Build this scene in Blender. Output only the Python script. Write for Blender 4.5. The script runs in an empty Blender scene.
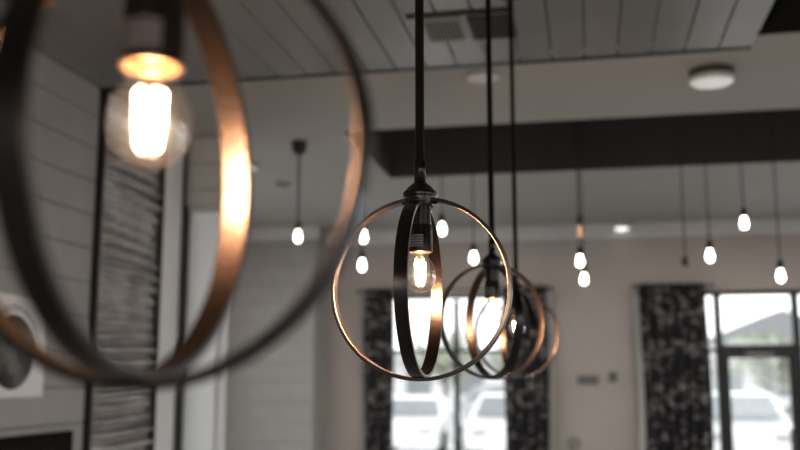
import bpy, bmesh, math, random
from math import pi, sin, cos, radians
from mathutils import Vector, Matrix
random.seed(7)
sc = bpy.context.scene
COL = sc.collection

# ------------------------------------------------------------------ materials
def mat(name, color, rough=.6, metal=0., vary=0., vscale=8., bump=0., bscale=60., emit=None, estr=0., spec=.5, coat=0.):
    m = bpy.data.materials.new(name); m.use_nodes = True
    nt = m.node_tree; N = nt.nodes; L = nt.links
    b = N['Principled BSDF']
    b.inputs['Base Color'].default_value = (*color, 1)
    b.inputs['Roughness'].default_value = rough
    b.inputs['Metallic'].default_value = metal
    b.inputs['Specular IOR Level'].default_value = spec
    b.inputs['Coat Weight'].default_value = coat
    tc = N.new('ShaderNodeTexCoord')
    if vary:
        n = N.new('ShaderNodeTexNoise'); n.inputs['Scale'].default_value = vscale; n.inputs['Detail'].default_value = 5
        L.new(tc.outputs['Object'], n.inputs['Vector'])
        r = N.new('ShaderNodeMapRange'); r.inputs[1].default_value = .3; r.inputs[2].default_value = .7
        r.inputs[3].default_value = 1 - vary; r.inputs[4].default_value = 1 + vary
        L.new(n.outputs['Fac'], r.inputs[0])
        x = N.new('ShaderNodeVectorMath'); x.operation = 'SCALE'; x.inputs[0].default_value = color
        L.new(r.outputs[0], x.inputs['Scale']); L.new(x.outputs[0], b.inputs['Base Color'])
    if bump:
        n2 = N.new('ShaderNodeTexNoise'); n2.inputs['Scale'].default_value = bscale; n2.inputs['Detail'].default_value = 4
        L.new(tc.outputs['Object'], n2.inputs['Vector'])
        bp = N.new('ShaderNodeBump'); bp.inputs['Strength'].default_value = bump; bp.inputs['Distance'].default_value = .01
        L.new(n2.outputs['Fac'], bp.inputs['Height']); L.new(bp.outputs[0], b.inputs['Normal'])
    if emit:
        b.inputs['Emission Color'].default_value = (*emit, 1); b.inputs['Emission Strength'].default_value = estr
    return m

def glass(name, tint=(1, 1, 1), base=.04, edge=.5, rough=.02):
    m = bpy.data.materials.new(name); m.use_nodes = True
    nt = m.node_tree; N = nt.nodes; L = nt.links
    N.remove(N['Principled BSDF']); out = N['Material Output']
    t = N.new('ShaderNodeBsdfTransparent'); t.inputs[0].default_value = (*tint, 1)
    g = N.new('ShaderNodeBsdfGlossy'); g.inputs['Roughness'].default_value = rough
    g.inputs[0].default_value = (1, 1, 1, 1)
    lw = N.new('ShaderNodeLayerWeight'); lw.inputs['Blend'].default_value = .3
    r = N.new('ShaderNodeMapRange'); r.inputs[3].default_value = base; r.inputs[4].default_value = edge
    L.new(lw.outputs['Facing'], r.inputs[0])
    mx = N.new('ShaderNodeMixShader'); L.new(r.outputs[0], mx.inputs[0]); L.new(t.outputs[0], mx.inputs[1]); L.new(g.outputs[0], mx.inputs[2])
    L.new(mx.outputs[0], out.inputs[0])
    return m

def emission(name, color, s):
    m = bpy.data.materials.new(name); m.use_nodes = True
    N = m.node_tree.nodes; N.remove(N['Principled BSDF'])
    e = N.new('ShaderNodeEmission'); e.inputs[0].default_value = (*color, 1); e.inputs[1].default_value = s
    m.node_tree.links.new(e.outputs[0], N['Material Output'].inputs[0])
    return m

WALL = mat('greige_wall_paint', (.50, .45, .415), .7, vary=.05, vscale=2, bump=.05, bscale=90)
SHIP = mat('painted_shiplap', (.33, .325, .32), .6, vary=.07, vscale=3)
WHITE = mat('white_paint', (.74, .74, .74), .5, vary=.04)
PIER = mat('pale_shiplap', (.38, .37, .36), .6, vary=.05)
CEIL = mat('ceiling_paint', (.43, .415, .40), .8, vary=.03, vscale=2)
DARK = mat('dark_recess_paint', (.055, .054, .054), .8)
PLANK = mat('plank_ceiling_paint', (.205, .205, .205), .36, vary=.08, vscale=3)
GAP = mat('shadow_gap_black', (.015, .015, .015), .9)
BLACK = mat('black_frame_paint', (.015, .015, .016), .45)
FLOOR = mat('concrete_floor', (.36, .34, .32), .5, vary=.15, vscale=2, bump=.05)
BLKM = mat('blackened_bronze_metal', (.05, .045, .043), .3, .9, vary=.15, vscale=30)
BRONZE = mat('dark_bronze_metal', (.085, .055, .042), .27, 1., vary=.18, vscale=40, bump=.06, bscale=220)
for _m in (BLKM, BRONZE):
    _b = _m.node_tree.nodes['Principled BSDF']; _b.inputs['Anisotropic'].default_value = .82; _b.inputs['Anisotropic Rotation'].default_value = .25
    _t = _m.node_tree.nodes.new('ShaderNodeTangent'); _t.direction_type = 'RADIAL'; _t.axis = 'Z'
    _m.node_tree.links.new(_t.outputs[0], _b.inputs['Tangent'])
GUN = mat('oil_rubbed_metal', (.055, .05, .048), .24, .9, vary=.1, vscale=30)
BRASS = mat('brass_screw_shell', (.13, .062, .028), .42, 1.)
TRACK = mat('corrugated_metal', (.42, .40, .39), .32, .85, vary=.3, vscale=7)
BGLASS = glass('bulb_glass', (1, .97, .93), .08, .85, .08)
PANE = glass('window_pane_glass', (.97, .98, .98), .05, .3, .0)
FIL = emission('led_filament', (1, .70, .42), 120)
STEM = glass('glass_stem', (1, .9, .75), .15, .7, .1)
LIT = emission('lit_bulb_glow', (1, .90, .78), 14)
AMBER = mat('amber_bulb_glow', (.6, .35, .2), .2, emit=(1, .55, .3), estr=.5)
RUBBER = mat('black_bakelite', (.012, .011, .011), .5)
DIFF = mat('frosted_diffuser', (.8, .8, .8), .5, emit=(1, .98, .95), estr=.35)
STICK = mat('silver_sticker', (.22, .22, .22), .5)
INK = mat('black_ink', (.01, .01, .01), .7)

# ------------------------------------------------------------------ mesh helpers
def box(bm, x0, x1, y0, y1, z0, z1, bev=0):
    r = bmesh.ops.create_cube(bm, size=1)
    M = Matrix.Translation(((x0 + x1) / 2, (y0 + y1) / 2, (z0 + z1) / 2)) @ Matrix.Diagonal((x1 - x0, y1 - y0, z1 - z0, 1))
    bmesh.ops.transform(bm, matrix=M, verts=r['verts'])
    if bev:
        es = list({e for v in r['verts'] for e in v.link_edges})
        bmesh.ops.bevel(bm, geom=es, offset=bev, segments=2, affect='EDGES', profile=.5)

def lathe(bm, prof, seg=32, center=(0, 0, 0), axis='Z', M=None):
    rings = []
    for r, z in prof:
        ring = []
        if r < 1e-6:
            p = Vector((0, 0, z)); ring = [p]
        else:
            ring = [Vector((r * cos(2 * pi * i / seg), r * sin(2 * pi * i / seg), z)) for i in range(seg)]
        rings.append(ring)
    C = Vector(center)
    R = M or Matrix.Identity(3)
    if axis == 'Y': R = Matrix.Rotation(pi / 2, 3, 'X')
    if axis == 'X': R = Matrix.Rotation(pi / 2, 3, 'Y')
    vr = [[bm.verts.new(C + R @ p) for p in ring] for ring in rings]
    for a, b in zip(vr, vr[1:]):
        for i in range(seg):
            j = (i + 1) % seg
            f = None
            if len(a) == 1 and len(b) == 1: continue
            if len(a) == 1: f = (a[0], b[j], b[i])
            elif len(b) == 1: f = (a[i], a[j], b[0])
            else: f = (a[i], a[j], b[j], b[i])
            fc = bm.faces.new(f); fc.smooth = True

def tube(bm, pts, r, seg=10, cap=True):
    pts = [Vector(p) for p in pts]; prev = None; rs = r if isinstance(r, (list, tuple)) else [r] * len(pts)
    for k, p in enumerate(pts):
        t = (pts[min(k + 1, len(pts) - 1)] - pts[max(k - 1, 0)]).normalized()
        up = Vector((0, 0, 1)) if abs(t.z) < .9 else Vector((1, 0, 0))
        u = t.cross(up).normalized(); v = t.cross(u).normalized()
        ring = [bm.verts.new(p + rs[k] * (cos(2 * pi * i / seg) * u + sin(2 * pi * i / seg) * v)) for i in range(seg)]
        if prev:
            for i in range(seg):
                j = (i + 1) % seg
                f = bm.faces.new((prev[i], prev[j], ring[j], ring[i])); f.smooth = True
        elif cap: bm.faces.new(ring)
        prev = ring
    if cap: bm.faces.new(prev[::-1])

def make(name, bm, m, parent=None, loc=None, bevel=0):
    bmesh.ops.recalc_face_normals(bm, faces=bm.faces)
    me = bpy.data.meshes.new(name); bm.to_mesh(me); bm.free()
    for x in (m if isinstance(m, (list, tuple)) else [m]): me.materials.append(x)
    o = bpy.data.objects.new(name, me); COL.objects.link(o)
    if parent: o.parent = parent
    if loc: o.location = loc
    if bevel:
        b = o.modifiers.new('b', 'BEVEL'); b.width = bevel; b.segments = 2
    return o
def BM(): return bmesh.new()
def bx(name, a, m, parent=None, bev=0, kind=None):
    bm = BM(); box(bm, *a, bev=bev); o = make(name, bm, m, parent)
    if kind: o['kind'] = kind
    return o
def struct(o): o['kind'] = 'structure'; return o
def tag(o, label, cat, group=None, kind=None):
    o['label'] = label; o['category'] = cat
    if group: o['group'] = group
    if kind: o['kind'] = kind
    return o
def thing(name, label, cat, loc=(0, 0, 0), rz=0, group=None):
    o = bpy.data.objects.new(name, None); COL.objects.link(o); o.empty_display_size = .1
    o.location = loc; o.rotation_euler = (0, 0, rz)
    return tag(o, label, cat, group)
def copy_tree(o, parent=None):
    c = o.copy(); COL.objects.link(c); c.parent = parent
    for ch in [k for k in bpy.data.objects if k.parent == o]: copy_tree(ch, c)
    return c

# ------------------------------------------------------------------ room
CZ = 3.3            # plaster ceiling
PZ = 3.28           # plank cloud
XL = -2.54; YF = 9.85; XR = 5.0; YB = -4.0
struct(bx('floor', (-3.95, XR + .2, YB - .2, YF + .2, -.1, 0), FLOOR))

def shiplap(bm, axis, a0, a1, z0, z1, face, depth, pitch=.178, gap=.007, mi=0):
    """boards lying along one horizontal axis, 'face' is the outer plane, 'depth' signed towards the back"""
    z = z1
    while z > z0 + .01:
        zb = max(z0, z - pitch + gap)
        if axis == 'Y': box(bm, min(face, face - depth), max(face, face - depth), a0, a1, zb, z, bev=.002)
        else: box(bm, a0, a1, min(face, face - depth), max(face, face - depth), zb, z, bev=.002)
        z -= pitch

# left wall: shiplap boards on a dark backing
bm = BM(); shiplap(bm, 'Y', YB, 4.53, 0, CZ, XL, .018, gap=.005)
wl = struct(make('wall_left', bm, SHIP))
struct(bx('wall_left_backing', (XL - .25, XL - .018, YB, 5.82, 0, CZ + .5), GAP))
# pale upright boards after the corrugated panel, and the wall end facing the camera
bm = BM(); box(bm, XL - .018, XL + .012, 5.34, 5.49, 0, CZ, .004); box(bm, XL - .018, XL, 5.51, 5.62, 0, CZ, .004)
struct(make('trim_1', bm, WHITE))
struct(bx('trim_2', (XL - .018, XL + .006, 5.632, 5.65, 0, CZ), BLACK))
bm = BM(); shiplap(bm, 'X', XL, -2.31, 0, .5, 5.7, -.018); shiplap(bm, 'X', XL, -2.31, 2.86, CZ, 5.7, -.018)
box(bm, XL - .02, -2.31, 5.718, 5.82, 0, .5); box(bm, XL - .02, -2.31, 5.718, 5.82, 2.86, CZ)
struct(make('wall_return', bm, WHITE))
struct(bx('trim_3', (-2.31, -2.285, 5.69, 5.83, 0, CZ), WHITE, bev=.004))
# space opening to the left beyond the wall end
struct(bx('wall_left_nook', (-3.95, XL - .2, 5.7, 5.82, 0, CZ), WALL))

BL = bpy.data.materials.new('translucent_blind'); BL.use_nodes = True
_n = BL.node_tree.nodes; _l = BL.node_tree.links; _n.remove(_n['Principled BSDF'])
_d = _n.new('ShaderNodeBsdfDiffuse'); _d.inputs[0].default_value = (.85, .85, .85, 1)
_t = _n.new('ShaderNodeBsdfTranslucent'); _t.inputs[0].default_value = (.95, .96, .96, 1)
_m = _n.new('ShaderNodeMixShader'); _m.inputs[0].default_value = .9
_l.new(_d.outputs[0], _m.inputs[1]); _l.new(_t.outputs[0], _m.inputs[2]); _l.new(_m.outputs[0], _n['Material Output'].inputs[0])
vb = thing('window_blind', 'tall narrow white slatted blind glowing with daylight at the end of the left wall', 'blind', (-2.425, 5.745, .5))
bm = BM()
for k in range(46):
    z = .03 + k * .0495
    vs = [bm.verts.new(p) for p in ((-.112, -.008, z), (.112, -.008, z), (.112, .012, z + .052), (-.112, .012, z + .052))]; bm.faces.new(vs)
o = make('slats', bm, BL, vb); o.modifiers.new('s', 'SOLIDIFY').thickness = .0015
bx('head_rail', (-.114, .114, -.02, .03, 2.31, 2.358), WHITE, vb); bx('bottom_rail', (-.114, .114, -.012, .016, 0, .03), WHITE, vb)
# far wall with window opening, door opening
def wall_with_holes(name, x0, x1, z0, z1, y0, y1, holes, m):
    bm = BM(); xs = sorted({x0, x1, *[h[0] for h in holes], *[h[1] for h in holes]})
    for a, b in zip(xs, xs[1:]):
        hs = sorted([h for h in holes if h[0] <= a and h[1] >= b], key=lambda h: h[2]); z = z0
        for h in hs:
            if h[2] > z + 1e-4: box(bm, a, b, y0, y1, z, h[2])
            z = h[3]
        if z < z1: box(bm, a, b, y0, y1, z, z1)
    bmesh.ops.remove_doubles(bm, verts=bm.verts, dist=1e-5)
    return struct(make(name, bm, m))
W1 = (-2.12, -.62, .45, 2.60)
W2 = (1.12, 4.6, 0, 2.60)
wall_with_holes('wall_far', -3.95, XR, 0, CZ, YF, YF + .2, [W1, W2], WALL)
bm = BM(); shiplap(bm, 'X', -3.80, -2.79, 0, CZ, 9.42, -.018, pitch=.2, gap=.004)
box(bm, -2.79, -2.76, 9.42, YF, 0, CZ)
struct(make('wall_far_pier', bm, PIER))
struct(bx('wall_far_pier_core', (-3.80, -2.79, 9.44, YF, 0, CZ), PIER))
# crown strips
struct(bx('trim_4', (-2.76, XR, YF - .05, YF, CZ - .15, CZ), WHITE, bev=.006))
struct(bx('trim_5', (-3.80, -2.71, 9.37, 9.42, CZ - .13, CZ), WHITE, bev=.006))
struct(bx('baseboard_far', (-2.76, 1.12, YF - .015, YF, 0, .14), WHITE))
struct(bx('baseboard_left', (XL, XL + .015, YB, 4.53, 0, .14), WHITE))

# wall behind the camera and right wall, both with storefront glazing
wall_with_holes('wall_front', -2.8, XR, 0, CZ + .5, YB - .2, YB, [(-1.8, 4.4, .5, 2.7)], WALL)
def wall_x(name, X0, X1, y0, y1, z0, z1, holes, m):
    bm = BM(); ys = sorted({y0, y1, *[h[0] for h in holes], *[h[1] for h in holes]})
    for a, b in zip(ys, ys[1:]):
        hs = [h for h in holes if h[0] <= a and h[1] >= b]; z = z0
        for h in hs:
            if h[2] > z + 1e-4: box(bm, X0, X1, a, b, z, h[2])
            z = h[3]
        if z < z1: box(bm, X0, X1, a, b, z, z1)
    return struct(make(name, bm, m))
wall_x('wall_right', XR, XR + .2, YB, YF, 0, CZ + .5, [(-3.2, 2.2, .4, 2.7), (3.2, 9.0, .4, 2.7)], WALL)

wall_x('wall_left_rear', -3.95, -3.80, 5.82, YF, 0, CZ, [(5.95, 8.75, .3, 2.6)], WALL)
# ceiling: plaster with a long dark recess
RX0 = -1.50; RY0 = 5.72; RY1 = 7.19
bm = BM()
def slab(x0, x1, y0, y1): box(bm, x0, x1, y0, y1, CZ, CZ + .12)
slab(-3.95, XR + .2, RY1, YF + .2)
slab(-3.95, RX0, 4.41, RY1)
slab(RX0, XR + .2, 4.41, RY0)
struct(make('ceiling', bm, CEIL))
bm = BM()
box(bm, RX0, XR, RY0, RY1, CZ + .42, CZ + .46)
box(bm, RX0 - .02, RX0, RY0, RY1, CZ + .121, CZ + .46)
box(bm, RX0, XR, RY0 - .02, RY0, CZ + .121, CZ + .46)
box(bm, RX0, XR, RY1, RY1 + .02, CZ + .121, CZ + .46)
struct(make('ceiling_recess', bm, DARK))
# thin dark lining of the cut edges
bm = BM()
box(bm, RX0, XR, RY1 - .004, RY1, CZ + .002, CZ + .13); box(bm, RX0, RX0 + .004, RY0, RY1, CZ + .002, CZ + .13)
box(bm, RX0, XR, RY0, RY0 + .004, CZ + .002, CZ + .13)
struct(make('trim_6', bm, DARK))
bm = BM(); box(bm, -2.8, XR + .2, YB - .2, 4.45, CZ + .4, CZ + .5); box(bm, .80, XR, 4.395, 4.4095, CZ + .001, CZ + .4)
struct(make('ceiling_void', bm, mat('void_black', (.01, .01, .01), .9)))
# plank ceiling hanging just below, boards run away from the camera
bm = BM(); x = .79; k = 0
while x > XL:
    x0 = max(XL, x - .155 + .007)
    box(bm, x0, x, YB, 4.51, PZ, PZ + .014, bev=.0025); x -= .155
struct(make('ceiling_planks', bm, PLANK))
struct(bx('ceiling_plank_backing', (XL, .78, YB, 4.40, PZ + .0141, PZ + .06), GAP))
struct(bx('trim_7', (XL, .79, 4.51, 4.535, PZ - .006, CZ - .0005), BLACK))

# ------------------------------------------------------------------ windows and door
def framed(name, x0, x1, z0, z1, y, bars_x, bars_z, w=.05, d=.07):
    root = bpy.data.objects.new(name, None); COL.objects.link(root); root['kind'] = 'structure'
    bm = BM()
    box(bm, x0, x1, y, y + d, z1 - w, z1); box(bm, x0, x1, y, y + d, z0, z0 + w)
    for a in (x0, x1 - w): box(bm, a, a + w, y, y + d, z0 + w, z1 - w)
    for (b, bw, za, zb) in bars_x: box(bm, b - bw / 2, b + bw / 2, y, y + d, za, zb)
    for (b, bw, xa, xb) in bars_z: box(bm, xa, xb, y + .002, y + d - .002, b - bw / 2, b + bw / 2)
    make('window_frame', bm, BLACK, root)
    bx('pane', (x0 + w, x1 - w, y + d / 2 - .003, y + d / 2 + .003, z0 + w, z1 - w), PANE, root)
    return root
framed('window_1', -2.12, -.62, .45, 2.60, YF + .06, [(-1.362, .055, .5, 2.55)], [(2.02, .03, -2.07, -.67)], w=.035)
bm = BM(); box(bm, -2.14, -.60, YF - .04, YF + .06, .40, .45, .006)
struct(make('window_sill_1', bm, WHITE))
# storefront: sidelight, transom, door leaf
sf = bpy.data.objects.new('window_2', None); COL.objects.link(sf); sf['kind'] = 'structure'
bm = BM(); y0, y1 = YF + .04, YF + .12
for a, b in ((1.12, 1.15), (1.225, 1.29), (1.955, 2.02), (4.55, 4.6), (2.8, 2.85), (3.7, 3.75)): box(bm, a, b, y0, y1, 0, 2.60)
box(bm, 1.12, 4.6, y0 + .001, y1 - .001, 2.555, 2.60)
box(bm, 1.29, 1.955, y0 + .001, y1 - .001, 2.0, 2.065); box(bm, 2.02, 4.55, y0 + .001, y1 - .001, 2.0, 2.04)
box(bm, 1.15, 1.225, y0 + .001, y1 - .001, 1.99, 2.02); box(bm, 1.12, 1.29, y0 + .001, y1 - .001, 0, .05); box(bm, 2.02, 4.55, y0 + .001, y1 - .001, 0, .05)
make('window_frame', bm, BLACK, sf)
for a, b, c, d in ((1.15, 1.225, .05, 2.56), (1.29, 1.955, 2.065, 2.556), (2.02, 2.8, .05, 2.56), (2.85, 3.7, .05, 2.56), (3.75, 4.55, .05, 2.56)):
    bx('pane', (a, b, YF + .077, YF + .083, c, d), PANE, sf)
dr = bpy.data.objects.new('door_1', None); COL.objects.link(dr); dr['kind'] = 'structure'
bm = BM(); y0, y1 = YF + .055, YF + .105
box(bm, 1.292, 1.345, y0, y1, .01, 1.998); box(bm, 1.90, 1.953, y0, y1, .01, 1.998)
box(bm, 1.345, 1.90, y0, y1, 1.935, 1.998); box(bm, 1.345, 1.90, y0, y1, .01, .25)
make('door_frame', bm, BLACK, dr)
bx('pane', (1.345, 1.90, YF + .077, YF + .083, .25, 1.935), PANE, dr)
bm = BM(); tube(bm, [(1.87, YF + .055, .85), (1.87, YF - .005, .85), (1.87, YF - .005, 1.25), (1.87, YF + .055, 1.25)], .011)
make('door_handle', bm, GUN, dr)
bm = BM(); box(bm, 1.50, 1.76, YF + .02, YF + .055, 1.955, 1.99, .004); box(bm, 1.50, 1.525, YF - .0, YF + .02, 1.965, 1.985)
make('door_closer', bm, mat('grey_closer', (.25, .25, .25), .4, .6), dr)
# glazing of the unseen sides
def storefront_y(name, x0, x1, z0, z1, y, n):
    framed(name, x0, x1, z0, z1, y, [(x0 + (x1 - x0) * k / n, .05, z0 + .05, z1 - .05) for k in range(1, n)], [(2.1, .05, x0 + .05, x1 - .05)])
r = framed('window_6', 0, 2.8, .3, 2.6, 0, [(1.4, .05, .35, 2.55)], [])
r.location = (-3.85, 5.95, 0); r.rotation_euler = (0, 0, pi / 2)
storefront_y('window_3', -1.8, 4.4, .5, 2.7, YB - .12, 5)
for nm, a, b in (('window_4', -3.2, 2.2), ('window_5', 3.2, 9.0)):
    r = framed(nm, 0, b - a, .4, 2.7, 0, [((b - a) * k / 4, .05, .45, 2.65) for k in range(1, 4)], [(2.1, .05, .05, b - a - .05)])
    r.location = (XR + .13, a, 0); r.rotation_euler = (0, 0, pi / 2)

# ------------------------------------------------------------------ corrugated wall panel
cp = thing('wall_panel', 'tall corrugated metal wall panel with wavy horizontal ridges in a thin black frame', 'wall panel', (XL, 4.92, 0))
bm = BM(); ny = 24; nz = 560; grid = []
for j in range(nz + 1):
    z = .03 + (CZ - .06) * j / nz; row = []
    for i in range(ny + 1):
        y = -.355 + .71 * i / ny
        ph = z / .072 * 2 * pi + .5 * sin(y * 6 + z * 2.1) + .8 * sin(z * 5.3 + y * 2)
        a = .021 + .008 * sin(z * 13.7 + y * 4)
        a *= min(1, (.355 - abs(y)) / .07 + .05)
        row.append(bm.verts.new((.002 + a * (1 + sin(ph)), y, z)))
    grid.append(row)
for j in range(nz):
    for i in range(ny):
        f = bm.faces.new((grid[j][i], grid[j][i + 1], grid[j + 1][i + 1], grid[j + 1][i])); f.smooth = True
make('corrugated_sheet', bm, TRACK, cp)
bx('backing_board', (-.0175, -.001, -.375, .39, 0.01, CZ - .002), GAP, cp)
for a, b in ((-.375, -.355), (.355, .377)): bx('frame_post', (-.0, .03, a, b, .01, CZ - .002), BLACK, cp)
bx('frame_rail', (0, .035, -.355, .355, CZ - .03, CZ - .002), BLACK, cp)

# ------------------------------------------------------------------ poster and dark board on left wall
po = thing('framed_poster', 'white square poster with a dark round emblem under an arc of lettering, on shiplap wall', 'poster', (XL - .001, 3.84, 1.875))
bx('sheet', (0, .014, -.285, .28, -.215, .24), mat('poster_paper', (.74, .74, .74), .5), po, bev=.002)
EMB = mat('emblem_print', (.085, .085, .085), .6, vary=.9, vscale=9)
bm = BM(); lathe(bm, [(0, 0), (.165, 0), (.165, .003), (0, .003)], 48, axis='X'); make('round_emblem', bm, EMB, po, (.0145, .02, -.015))
bm = BM()
for k in range(17):
    a = radians(22 + k * 8.5); c = Vector((0, .02 + .2 * cos(a), -.015 + .2 * sin(a)))
    h = .011 + .004 * ((k * 7) % 3); w = .0045 + .002 * ((k * 5) % 3)
    R = Matrix.Rotation(a - pi / 2, 3, 'X')
    for dy in (-w, w):
        v = [bm.verts.new(Vector((.0, 0, 0)) + c + R @ Vector((0, dy + s * .0022, t * h))) for s, t in ((-1, -1), (1, -1), (1, 1), (-1, 1))]
        bm.faces.new(v)
    v = [bm.verts.new(c + R @ Vector((0, s * w, (.2 if k % 2 else .7) * h + t * .002))) for s, t in ((-1, -1), (1, -1), (1, 1), (-1, 1))]
    bm.faces.new(v)
lt = make('lettering', bm, INK, po, (.0155, 0, 0)); lt['kind'] = 'stuff'
# pale figure inside the emblem
bm = BM(); lathe(bm, [(0, 0), (.026, .0005), (.026, .001), (0, .0015)], 20, (0, .02, .045), axis='X')
box(bm, 0, .001, -.012, .052, -.11, .018, .0003)
make('emblem_figure', bm, mat('emblem_pale_print', (.16, .16, .16), .8), po, (.0178, 0, 0))

MB = mat('matte_black', (.010, .010, .010), .95, spec=.05)
tv = thing('wall_board', 'black rectangular board mounted low on shiplap wall below the poster', 'board', (XL + .001, 3.70, 1.16))
bx('frame', (0, .035, -.68, .676, -.33, .33), MB, tv, bev=.004)
bx('panel', (.035, .037, -.64, .636, -.295, .29), mat('board_black', (.012, .012, .012), .9, spec=.05), tv)

# ------------------------------------------------------------------ air vents and ceiling lamps
VG = mat('vent_grey', (.34, .34, .34), .5); VD = mat('vent_dark', (.035, .033, .032), .6)
def vent(label, x0, x1, y0, y1, n, mframe, mslat, mback):
    r = thing('air_vent', label, 'vent', ((x0 + x1) / 2, (y0 + y1) / 2, PZ), group='air vents in the plank ceiling')
    w, d = (x1 - x0) / 2, (y1 - y0) / 2
    bm = BM(); f = .012
    box(bm, -w, w, d - f, d, -.008, 0); box(bm, -w, w, -d, -d + f, -.008, 0)
    box(bm, -w, -w + f, -d + f, d - f, -.008, 0); box(bm, w - f, w, -d + f, d - f, -.008, 0); make('frame', bm, mframe, r)
    bx('backing', (-w + f, w - f, -d + f, d - f, -.0015, -.0003), mback, r)
    for k in range(n):
        x = -w + f + (2 * w - 2 * f) * (k + .5) / n
        bm = BM(); box(bm, x - .0028, x + .0028, -d + f, d - f, -.0075, -.0016); make('slat', bm, mslat, r)
vent('pale grey louvred ceiling vent, beside the darker one', -.682, -.498, 3.87, 4.145, 9, VG, VG, GAP)
vent('dark slatted ceiling vent to the right of the pale grey one', -.479, -.276, 3.87, 4.145, 13, VD, VD, GAP)
sl = tag(bx('slot_diffuser', (-.73, -.27, 3.80, 3.836, PZ - .006, PZ + .01), GAP), 'narrow black slot diffuser across the plank ceiling beside the two vents', 'vent')

def flush(label, x, y, z, r=.115, h=.045, mdiff=DIFF, group='flush ceiling lights'):
    t = thing('ceiling_light', label, 'ceiling light', (x, y, z), group=group)
    bm = BM(); lathe(bm, [(0, 0), (r * .8, 0), (r * .8, -h * .45), (r, -h * .5), (r, -h * .75), (r * .93, -h * .8), (r * .93, -h * .7), (0, -h * .7)], 40); make('housing', bm, WHITE, t)
    bm = BM(); lathe(bm, [(r * .92, -h * .78), (r * .8, -h * .95), (r * .4, -h * 1.05), (0, -h * 1.08)], 40); make('diffuser', bm, mdiff, t)
    return t
t = thing('ceiling_light', 'round white flush ceiling light with the shadow above it shaped as a dark neck near the plank edge', 'ceiling light', (.655, 4.90, CZ), group='flush ceiling lights')
bm = BM(); lathe(bm, [(0, 0), (.11, 0), (.11, -.02), (.095, -.035), (0, -.035)], 40); make('base', bm, mat('lamp_shadow_dark', (.06, .06, .06), .6), t)  # dark base stands in for the shadow above the disc
bm = BM(); lathe(bm, [(0, -.035), (.108, -.035), (.112, -.042), (.112, -.058), (.104, -.063), (0, -.063)], 40); make('housing', bm, WHITE, t)
bm = BM(); lathe(bm, [(.104, -.063), (.09, -.071), (.05, -.076), (0, -.077)], 40); make('diffuser', bm, DIFF, t)
flush('faint round ceiling light beyond the dark slatted vent', -.501, 4.75, CZ, .085, .02, WHITE)
LITD = mat('bright_diffuser', (.8, .8, .8), .5, emit=(1, .98, .95), estr=1.6)
flush('round flush ceiling light over the space behind the wall end', -2.52, 6.50, CZ, .16, .035, mat('soft_diffuser', (.8, .8, .8), .5, emit=(1, .98, .95), estr=.25))
flush('small lit ceiling light close against the far wall crown', .352, 9.66, CZ, .075, .095, LITD)
flush('tiny dark sensor disc on the ceiling near the left nook', -2.39, 7.20, CZ, .07, .02, VD, group='ceiling sensors')

# ------------------------------------------------------------------ orb pendants
R_OUT, RW, RT = .1668, .0235, .0055
def hoop(az, dz, R):
    """flat metal strip bent to a circle about its own Z axis"""
    bm = BM(); n = 120; prof = [(-RW / 2, 0), (-RW / 2, -RT), (RW / 2, -RT), (RW / 2, 0)]
    c, s = cos(az), sin(az); rings = []
    for k in range(n):
        t = 2 * pi * k / n; ring = []
        for w, dr in ((-RW / 2, 0), (-RW / 2 + .0008, .0006), (RW / 2 - .0008, .0006), (RW / 2, 0), (RW / 2, -RT), (RW / 2 - .0008, -RT - .0006), (-RW / 2 + .0008, -RT - .0006), (-RW / 2, -RT)):
            r = R + dr; h = r * cos(t); z = r * sin(t)
            ring.append(bm.verts.new((h, z, -w)))
        rings.append(ring)
    m = 8
    for k in range(n):
        a, b = rings[k], rings[(k + 1) % n]
        for i in range(m):
            j = (i + 1) % m; f = bm.faces.new((a[i], b[i], b[j], a[j])); f.smooth = True; f.material_index = 1 if i in (4, 5, 6) else 0
    return bm
def auto_smooth(o):
    me = o.data
    import math as _m
    bmm = bmesh.new(); bmm.from_mesh(me)
    for e in bmm.edges:
        if len(e.link_faces) == 2 and e.calc_face_angle(0) > radians(28): e.smooth = False
    bmm.to_mesh(me); bmm.free()

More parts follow.
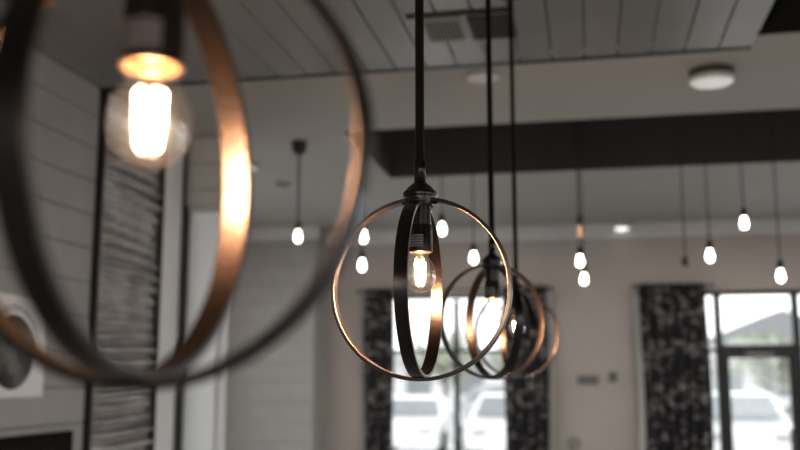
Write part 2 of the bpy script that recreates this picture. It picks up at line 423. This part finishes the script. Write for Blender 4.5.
def pendant(label, x, y, a_near, power, ztop=PZ, dz=0):
    zc = 1.914 + dz
    t = thing('orb_pendant', label, 'pendant light', (x, y, zc), 0, 'orb pendant lights in a row')
    o = make('ring', hoop(a_near, 0, R_OUT - .0064), [BLKM, BRONZE], t); auto_smooth(o); o.rotation_euler = (pi / 2, 0, a_near); o.location = (0, 0, -.0048)
    o = make('ring', hoop(a_near, 0, R_OUT), [BLKM, BRONZE], t); auto_smooth(o); o.rotation_euler = (pi / 2, 0, a_near + pi / 2); o.location = (0, 0, -.0040)
    # hub
    bm = BM(); lathe(bm, [(0, .196), (.0105, .196), (.011, .190), (.0135, .188), (.022, .181), (.0285, .173), (.0312, .171), (.0318, .168), (.0312, .164),
                          (.0275, .163), (.0268, .160), (.0268, .147), (.0255, .144), (.0, .144)], 48)
    hub = make('hub', bm, GUN, t, (0, 0, .002)); auto_smooth(hub)
    for sgn in (-1, 1):
        c, s = cos(a_near), sin(a_near)
        for (cc, ss) in ((c, s), (-s, c)):
            bm = BM(); lathe(bm, [(0, 0), (.0045, 0), (.0045, .006), (.003, .008), (0, .008)], 14, (sgn * cc * .0262, sgn * ss * .0262, .153),
                  M=Vector((0, 0, 1)).rotation_difference(Vector((sgn * cc, sgn * ss, 0))).to_matrix())
            make('thumbscrew', bm, GUN, hub)
    # socket sleeve
    bm = BM(); lathe(bm, [(0, .146), (.0205, .146), (.0205, .112), (.0222, .111), (.0228, .109), (.0228, .062), (.0215, .061), (.0208, .063), (.0208, .100), (0, .100)], 48)
    so = make('socket', bm, GUN, t); auto_smooth(so)
    bm = BM(); lathe(bm, [(.0205, .0625), (.0195, .0615), (.015, .0625), (.0142, .070), (.0142, .099)], 40); make('screw_shell', bm, BRASS, so)
    # curved sticker with printed lines
    ca = math.atan2(-y, -x)
    def patch(a0, a1, z0, z1, r, m, nm, par):
        bm = BM(); n = 10; v = []
        for i in range(n + 1):
            a = a0 + (a1 - a0) * i / n
            v.append((bm.verts.new((r * cos(a), r * sin(a), z0)), bm.verts.new((r * cos(a), r * sin(a), z1))))
        for p, q in zip(v, v[1:]): bm.faces.new((p[0], q[0], q[1], p[1]))
        return make(nm, bm, m, par)
    st = patch(ca - 1.2, ca + .25, .070, .092, .02305, STICK, 'sticker', so)
    bm = BM()
    for zz in (.088, .083, .078, .073):
        a = ca - 1.15
        while a < ca + .18:
            w = random.uniform(.03, .1); a2 = min(a + w, ca + .2)
            v = [bm.verts.new((.02315 * cos(q), .02315 * sin(q), zq)) for q, zq in ((a, zz - .001), (a2, zz - .001), (a2, zz + .001), (a, zz + .001))]
            bm.faces.new(v); a = a2 + .025
    make('print', bm, INK, st)
    # bulb
    bm = BM()
    lathe(bm, [(.0128, .084), (.0131, .074), (.0150, .066), (.0195, .058), (.0245, .050), (.0280, .0415), (.0292, .033), (.0284, .0235), (.0255, .0145), (.0200, .0070), (.0125, .0020), (.005, 0.0002), (0, 0)], 48)
    bu = make('bulb', bm, BGLASS, t, (0, 0, -.0120))
    bm = BM(); lathe(bm, [(.0085, .080), (.006, .070), (.0042, .062), (.0035, .048), (.0045, .046), (0, .045)], 20); make('stem', bm, STEM, bu)
    bm = BM(); n = 6
    for k in range(n):
        a = 2 * pi * k / n + .3
        tube(bm, [(.0100 * cos(a), .0100 * sin(a), .055), (.0088 * cos(a + .15), .0088 * sin(a + .15), .037), (.0068 * cos(a + .3), .0075 * sin(a + .3), .014)], .0008, 6)
    make('filament', bm, FIL, bu)
    # rod and canopy
    bm = BM(); lathe(bm, [(0, .194), (.0108, .194), (.0108, .232), (.0085, .234), (.0085, ztop - zc - .02), (0, ztop - zc - .02)], 24)
    make('rod', bm, GUN, t)
    bm = BM(); lathe(bm, [(0, -.03), (.012, -.03), (.02, -.024), (.055, -.02), (.06, -.014), (.06, 0), (0, 0)], 40)
    ca_ = make('canopy', bm, GUN, t, (0, 0, ztop - zc))
    l = bpy.data.lights.new('bulb_light', 'POINT'); l.energy = power; l.color = (1, .72, .48); l.shadow_soft_size = .010
    lo = bpy.data.objects.new('bulb_light', l); COL.objects.link(lo); lo.parent = t; lo.location = (0, 0, .022)
    return t
A0 = math.atan2(.996, .087)
pendant('nearest orb pendant, large and out of focus at the frame edge, two crossed bronze rings', -.309, .622, A0 + radians(2), 34.0, dz=-.002)
pendant('sharp orb pendant hanging in the centre with crossed bronze rings and clear bulb', -.299, 1.70, A0 + radians(3), 13.0)
pendant('third orb pendant, partly behind the sharp central one and larger than the last', -.272, 2.76, math.atan2(-.841, .541), 13.0)
pendant('farthest and smallest orb pendant, mostly hidden behind the others', -.268, 3.63, math.atan2(-.90, .43), 13.0)

# ------------------------------------------------------------------ small cord bulbs over the far tables
def cord_bulb(label, x, y, z, top, lit=True, canopy=False, kind='lit'):
    t = thing('cord_bulb_pendant', label, 'pendant light', (x, y, z), 0, 'bare bulbs hanging on cords')
    bm = BM(); tube(bm, [(0, 0, .098), (0, 0, top - z)], .0042 if not canopy else .007, 8); make('cord', bm, RUBBER, t)
    bm = BM(); lathe(bm, [(0, .105), (.008, .105), (.017, .098), (.019, .09), (.019, .048), (.017, .045), (0, .045)], 20); make('socket', bm, RUBBER, t)
    if canopy:
        bm = BM(); lathe(bm, [(0, -.09), (.02, -.09), (.045, -.07), (.05, -.02), (.05, 0), (0, 0)], 24); make('canopy', bm, RUBBER, t, (0, 0, top - z))
    if kind != 'none':
        bm = BM(); s = 1.0 if kind == 'lit' else .75
        lathe(bm, [(.012, .046), (.0135, .036), (.019 * s, .019), (.0225 * s, .003), (.0215 * s, -.012), (.017 * s, -.023), (.009 * s, -.030), (0, -.032)], 24)
        make('bulb', bm, LIT if kind == 'lit' else AMBER, t)
    return t
RT_ = CZ + .42
cord_bulb('lit bulb on a thick rod with its own canopy, leftmost of the small hanging bulbs', -1.855, 5.92, 2.655, CZ, canopy=True)
cord_bulb('lit hanging bulb just left of the central orb, lower of a pair', -1.465, 6.10, 2.478, RT_)
cord_bulb('lit hanging bulb left of the central orb, upper of a pair', -1.385, 5.80, 2.622, RT_)
cord_bulb('lit hanging bulb seen just right of the central orb socket', -.896, 5.90, 2.672, RT_)
cord_bulb('lit hanging bulb just above the third orb pendant', -.72, 6.10, 2.508, RT_)
cord_bulb('dim amber hanging bulb, topmost of the three on nearly one line', -.037, 5.90, 2.630, RT_, kind='amber')
cord_bulb('lit hanging bulb, middle of the three on nearly one line', -.045, 6.40, 2.508, RT_)
cord_bulb('lit hanging bulb, lowest of the three on nearly one line', -.023, 6.85, 2.432, RT_)
cord_bulb('dark hanging lamp socket without light above the right curtain', .60, 6.10, 2.385, RT_, kind='none')
cord_bulb('lit hanging bulb above the gap between right curtain and door', .755, 6.15, 2.492, RT_)
cord_bulb('highest lit hanging bulb on the right side of the room', .985, 6.25, 2.708, RT_)
cord_bulb('lit hanging bulb farthest to the right, above the glass door', 1.165, 6.15, 2.358, RT_)

# ------------------------------------------------------------------ curtains
def curtain_mat():
    m = mat('leaf_print_curtain', (.02, .02, .022), .85)
    N = m.node_tree.nodes; L = m.node_tree.links; b = N['Principled BSDF']
    tc = N.new('ShaderNodeTexCoord'); mp = N.new('ShaderNodeMapping')
    mp.inputs['Scale'].default_value = (17, 3, 9); mp.inputs['Rotation'].default_value = (0, .6, 0)
    L.new(tc.outputs['Object'], mp.inputs[0])
    v = N.new('ShaderNodeTexVoronoi'); v.inputs['Scale'].default_value = 1.; v.inputs['Randomness'].default_value = 1
    L.new(mp.outputs[0], v.inputs['Vector'])
    mp2 = N.new('ShaderNodeMapping'); mp2.inputs['Scale'].default_value = (9, 3, 16); mp2.inputs['Rotation'].default_value = (0, -.8, 0)
    L.new(tc.outputs['Object'], mp2.inputs[0])
    v2 = N.new('ShaderNodeTexVoronoi'); L.new(mp2.outputs[0], v2.inputs['Vector']); v2.inputs['Scale'].default_value = 1.
    def ramp(src, a, c):
        r = N.new('ShaderNodeMapRange'); r.inputs[1].default_value = a; r.inputs[2].default_value = a + .08; r.inputs[3].default_value = 1; r.inputs[4].default_value = 0
        L.new(src, r.inputs[0]); return r
    r1 = ramp(v.outputs['Distance'], .30, 0); r2 = ramp(v2.outputs['Distance'], .26, 0)
    m1 = N.new('ShaderNodeMix'); m1.data_type = 'RGBA'; m1.inputs[6].default_value = (.013, .013, .015, 1); m1.inputs[7].default_value = (.15, .13, .12, 1)
    m2 = N.new('ShaderNodeMix'); m2.data_type = 'RGBA'; m2.inputs[7].default_value = (.26, .25, .25, 1)
    L.new(r1.outputs[0], m1.inputs[0]); L.new(m1.outputs[2], m2.inputs[6]); L.new(r2.outputs[0], m2.inputs[0]); L.new(m2.outputs[2], b.inputs['Base Color'])
    return m
CUR = curtain_mat(); LIN = mat('pale_curtain_lining', (.6, .6, .58), .8)
def drape(name, x0, x1, y, z0, z1, m, par, pleat=.10, amp=.035, lip=0):
    bm = BM(); n = int((x1 - x0) / .008); nz = 24; g = []
    for j in range(nz + 1):
        z = z0 + (z1 - z0) * j / nz; row = []
        for i in range(n + 1):
            x = x0 + (x1 - x0) * i / n
            row.append(bm.verts.new((x + .01 * sin(z * 3 + x * 9), y + amp * sin((x - x0) / pleat * 2 * pi + .5 * sin(z * 1.7)) * (1 - .25 * j / nz), z)))
        g.append(row)
    for j in range(nz):
        for i in range(n):
            f = bm.faces.new((g[j][i], g[j][i + 1], g[j + 1][i + 1], g[j + 1][i])); f.smooth = True
    o = make(name, bm, m, par); s = o.modifiers.new('s', 'SOLIDIFY'); s.thickness = .003
    return o
def curtain(label, x0, x1, rod=True, lining=None):
    xc = (x0 + x1) / 2; w = (x1 - x0) / 2
    t = thing('curtain', label, 'curtain', (xc, YF - .11, 0), 0, 'dark leaf print curtains at the far windows')
    drape('fabric', -w, w, 0, .03, 2.61, CUR, t)
    drape('header', -w - .0, w + .0, 0, 2.61, 2.67, CUR, t, amp=.028)
    if lining: drape('lining', lining[0] * w + lining[1], lining[0] * w + lining[2], .045, .03, 2.60, LIN, t, amp=.008)
    return t
curtain('dark leaf print curtain, leftmost, on the far window behind the central orb', -2.31, -2.00)
curtain('dark leaf print curtain right of the far window behind the orbs', -.86, -.41, lining=(1, -.02, .045))
curtain('widest dark leaf print curtain, left of the glass door', .505, 1.145, lining=(-1, -.055, .02))
def rod(label, x0, x1):
    t = thing('curtain_rod', label, 'curtain rod', ((x0 + x1) / 2, YF - .165, 2.640), 0, 'black curtain rods'); w = (x1 - x0) / 2
    bm = BM(); tube(bm, [(-w, 0, 0), (w, 0, 0)], .009); make('pole', bm, BLACK, t)
    for s in (-1, 1):
        bm = BM(); lathe(bm, [(0, -.018), (.012, -.014), (.017, 0), (.012, .014), (0, .018)], 16, (s * (w + .012), 0, 0)); make('finial', bm, BLACK, t)
        bm = BM(); tube(bm, [(s * (w - .008), 0, -.0), (s * (w - .008), .165, -.0)], .006); make('bracket', bm, BLACK, t)
rod('black curtain rod over the widest curtain by the glass door', .45, 1.19)
rod('black curtain rod across the far window behind the orbs', -2.36, -.37)

# ------------------------------------------------------------------ small wall fittings
PL = mat('dark_plate', (.12, .125, .125), .5)
t = thing('switch_plate', 'wide dark grey switch plate on the wall between the curtains', 'switch', (-.026, YF, 1.722))
bx('plate', (-.105, .105, -.012, 0, -.045, .045), PL, t, bev=.003)
for k in (-.066, 0, .066): bx('rocker', (k - .02, k + .02, -.017, -.012, -.03, .03), mat('rocker_grey', (.2, .2, .2), .4), t, bev=.001)
t = thing('thermostat', 'small dark thermostat right of the wide switch plate', 'thermostat', (.221, YF, 1.752))
bx('body', (-.038, .038, -.02, 0, -.048, .048), PL, t, bev=.004); bx('display', (-.022, .022, -.0215, -.02, .0, .03), mat('display_grey', (.07, .07, .07), .2), t)
t = thing('round_wall_sign', 'small round outlined sign low on the wall between the curtains', 'sign', (-.182, YF, 1.10))
bm = BM(); lathe(bm, [(0, 0), (.056, 0), (.056, .006), (0, .006)], 32, axis='Y'); make('disc', bm, WALL, t)
bm = BM(); lathe(bm, [(.050, .006), (.062, .006), (.062, .009), (.050, .009)], 32, axis='Y'); make('rim', bm, PL, t)
bm = BM(); box(bm, -.012, .0, -.010, -.0062, -.03, .03); box(bm, 0, .016, -.010, -.0062, .006, .03); box(bm, .0, .012, -.010, -.0062, -.012, .0); make('symbol', bm, PL, t)

# ------------------------------------------------------------------ outside
GRD = mat('pale_pavement', (.74, .735, .73), .9, vary=.08, vscale=.5)
struct(bx('ground_side', (XR + .3, 40, -30, YF + .2, -.3, -.14), mat('asphalt', (.22, .22, .22), .9)))
struct(bx('ground_rear', (-30, XR + .3, -30, YB - .3, -.3, -.14), bpy.data.materials['asphalt']))
struct(bx('ground_yard', (-30, -4.0, YB - .3, YF + .2, -.3, -.14), GRD))
struct(bx('ground', (-40, 45, YF + .25, 90, -.25, -.12), GRD))
STUC = mat('pale_stucco', (.74, .735, .73), .9, vary=.05, vscale=1); GR = mat('grey_roof', (.25, .25, .26), .8); WG = mat('dark_glazing', (.22, .23, .24), .15)
def building(label, x, y, w, d, h, nwin, roof):
    t = thing('building', label, 'building', (x, y, -.12), 0, 'buildings across the street')
    bx('wall', (-w / 2, w / 2, 0, d, 0, h), STUC, t)
    if roof == 'gable':
        bm = BM(); a = [bm.verts.new(p) for p in ((-w / 2 - .4, -.5, h), (w / 2 + .4, -.5, h), (0, -.5, h + w * .22))]; b = [bm.verts.new(v.co + Vector((0, d + 1, 0))) for v in a]
        bm.faces.new(a); bm.faces.new(b[::-1])
        for i in range(3): bm.faces.new((a[i], a[(i + 1) % 3], b[(i + 1) % 3], b[i]))
        make('roof', bm, GR, t)
    else: bx('roof', (-w / 2 - .2, w / 2 + .2, -.2, d, h, h + .25), GR, t)
    for k in range(nwin):
        xx = -w / 2 + w * (k + .5) / nwin
        f = bx('window', (xx - .9, xx + .9, -.06, 0, .7, 2.5), WHITE, t); bx('window_pane', (xx - .8, xx + .8, -.08, -.06, .8, 2.4), WG, f)
    bx('awning', (-w / 2, w / 2, -1.2, 0, 2.75, 2.9), mat('awning_grey', (.4, .4, .4), .8), t)
building('long low pale building across the street seen through the far window', -9, 60, 20, 8, 3.3, 6, 'flat')
building('pale gabled building across the street seen through the glass door', 10.5, 56, 9, 8, 3.6, 3, 'gable')
LEAF = mat('pale_green_leaves', (.40, .42, .33), .8, vary=.3, vscale=.7); BARK = mat('bark', (.12, .10, .085), .9)
def tree(label, x, y, h, r, n, seed):
    rd = random.Random(seed)
    t = thing('street_tree', label, 'tree', (x, y, -.12), 0, 'trees across the street')
    bm = BM(); tube(bm, [(0, 0, 0), (.05, 0, h * .25), (-.03, .02, h * .6)], [.16, .12, .05], 8)
    for k in range(9):
        a = rd.uniform(0, 6.28); z = h * rd.uniform(.28, .55)
        tube(bm, [(0, 0, z), (r * .4 * cos(a), r * .4 * sin(a), z + h * .15), (r * .75 * cos(a), r * .75 * sin(a), z + h * .3)], [.06, .035, .015], 6)
    make('trunk', bm, BARK, t)
    bm = BM()
    for k in range(n):
        d = Vector((rd.gauss(0, 1), rd.gauss(0, 1), rd.gauss(0, 1))).normalized() * (rd.random() ** .4)
        c = Vector((d.x * r, d.y * r, h * .68 + d.z * h * .32)); s = rd.uniform(.10, .2)
        q = Matrix.Rotation(rd.uniform(0, 6), 3, 'Z') @ Matrix.Rotation(rd.uniform(-1.2, 1.2), 3, 'X')
        bm.faces.new([bm.verts.new(c + q @ Vector(p) * s) for p in ((-.5, -1, 0), (.5, -1, 0), (.7, .2, .1), (0, 1, 0), (-.7, .2, .1))])
    make('crown', bm, LEAF, t)
for a in (('small leafy tree nearest the left pane of the far window', -6.6, 44, 4.2, 1.9, 700, 1), ('leafy tree seen past the mullion of the far window', -2.9, 47, 4.0, 1.8, 700, 2),
          ('leafy tree behind the glass door', 7.2, 42, 3.8, 1.6, 500, 3), ('small tree at the frame edge beyond the glass door', 9.2, 47, 3.6, 1.3, 450, 4)): tree(*a)
TYRE = mat('tyre_rubber', (.02, .02, .02), .8); HUBM = mat('wheel_metal', (.5, .5, .5), .3, .8)
def car(label, x, y, rz, paint, h=1.48):
    t = thing('parked_car', label, 'car', (x, y, -.12), rz, 'cars parked across the street')
    prof = [(-2.2, .35), (-2.25, .65), (-2.15, .92), (-1.2, 1.0), (-.55, h - .05), (0, h), (.75, h - .04), (1.55, 1.05), (2.1, .98), (2.22, .6), (2.18, .35)]
    bm = BM(); a = []; b = []
    for px, pz in prof:
        w = .88 if pz < 1.02 else .68
        a.append(bm.verts.new((px, -w, pz))); b.append(bm.verts.new((px, w, pz)))
    for i in range(len(prof)):
        j = (i + 1) % len(prof); bm.faces.new((a[i], a[j], b[j], b[i]))
    bm.faces.new(a[::-1]); bm.faces.new(b)
    make('body', bm, paint, t, bevel=.04)
    for s in (-1, 1):
        bm = BM(); y0, y1 = .875 * s, .70 * s
        bm.faces.new([bm.verts.new(p) for p in ((-1.05, .885 * s, 1.03), (1.35, .885 * s, 1.03), (.72, .70 * s, h - .1), (-.5, .70 * s, h - .1))])
        make('side_window', bm, WG, t)
        for wx in (-1.35, 1.35):
            bm = BM(); lathe(bm, [(0, -.1), (.31, -.1), (.33, -.06), (.33, .06), (.31, .1), (0, .1)], 24, (wx, .84 * s, .33), axis='Y'); w = make('wheel', bm, TYRE, t)
            bm = BM(); lathe(bm, [(0, -.11), (.2, -.11), (.2, .11), (0, .11)], 16, (wx, .84 * s, .33), axis='Y'); make('hubcap', bm, HUBM, w)
    bm = BM(); bm.faces.new([bm.verts.new(p) for p in ((-1.22, -.74, 1.035), (-1.22, .74, 1.035), (-.62, .60, h - .06), (-.62, -.60, h - .06))])
    make('windshield', bm, WG, t)
    for s in (-.6, .6): bx('headlight', (-2.27, -2.2, s - .15, s + .15, .66, .78), HUBM, t)
CW = mat('white_car_paint', (.8, .8, .8), .25, coat=.5); CS = mat('silver_car_paint', (.42, .43, .44), .3, .3, coat=.5); CG = mat('grey_car_paint', (.18, .185, .19), .3, coat=.5)
for a in (('white parked car seen through the left pane of the far window', -4.15, 23, pi / 2, CW, 1.42), ('white parked car seen through the right pane of the far window', -1.85, 22.6, pi / 2 + .05, CW, 1.5),
          ('silver parked car farther off, between the two white ones', -3.6, 36, .1, CS, 1.6), ('white parked car seen through the left of the glass door', 3.1, 22, pi / 2 - .04, CW, 1.55),
          ('grey parked car seen at the right edge of the glass door', 6.6, 29, pi / 2, CG, 1.7)): car(*a)

# ------------------------------------------------------------------ world, light, camera
w = bpy.data.worlds.new('World'); sc.world = w; w.use_nodes = True
N = w.node_tree.nodes; L = w.node_tree.links; bg = N['Background']
tc = N.new('ShaderNodeTexCoord'); sp = N.new('ShaderNodeSeparateXYZ'); L.new(tc.outputs['Generated'], sp.inputs[0])
r = N.new('ShaderNodeMapRange'); r.inputs[1].default_value = -.05; r.inputs[2].default_value = .6; r.inputs[3].default_value = 1; r.inputs[4].default_value = .7
L.new(sp.outputs['Z'], r.inputs[0])
v = N.new('ShaderNodeVectorMath'); v.operation = 'SCALE'; v.inputs[0].default_value = (.97, .985, 1.0); L.new(r.outputs[0], v.inputs['Scale'])
L.new(v.outputs[0], bg.inputs['Color']); bg.inputs['Strength'].default_value = 3.0

# added lamps to brighten the far part of the room, some without a fixture
def fill_lamp(x, y, z, e):
    l = bpy.data.lights.new('added_fill_lamp', 'AREA'); l.shape = 'DISK'; l.size = .24; l.energy = e; l.color = (1, .93, .86)
    o = bpy.data.objects.new('added_fill_lamp', l); COL.objects.link(o); o.location = (x, y, z)
for i, (x, y) in enumerate(((3.2, 5.2), (3.2, 8.4), (-1.0, 8.3), (1.4, 8.3), (-3.2, 7.8))):
    if i not in (2, 3): flush('added lit flush ceiling light outside the picture', x, y, CZ, .125, .05, DIFF)
    fill_lamp(x, y, CZ - .065, 10)

cam = bpy.data.cameras.new('camera'); co = bpy.data.objects.new('camera', cam); COL.objects.link(co)
cam.sensor_width = 36; cam.lens = 950 / 800 * 36; cam.clip_start = .02
co.location = (0, 0, 1.75); co.rotation_euler = (radians(90 + 9.1), 0, radians(11.2))
cam.dof.use_dof = True; cam.dof.focus_distance = 1.72; cam.dof.aperture_fstop = 2.5; cam.dof.aperture_blades = 0
sc.camera = co
sc.view_settings.view_transform = 'Standard'; sc.view_settings.look = 'None'
sc.view_settings.exposure = 0; sc.view_settings.gamma = 1; sc.view_settings.use_curve_mapping = False
sc.cycles.use_denoising = True
sc.cycles.max_bounces = 10; sc.cycles.transparent_max_bounces = 16
sc.cycles.caustics_reflective = True; sc.cycles.sample_clamp_indirect = 4
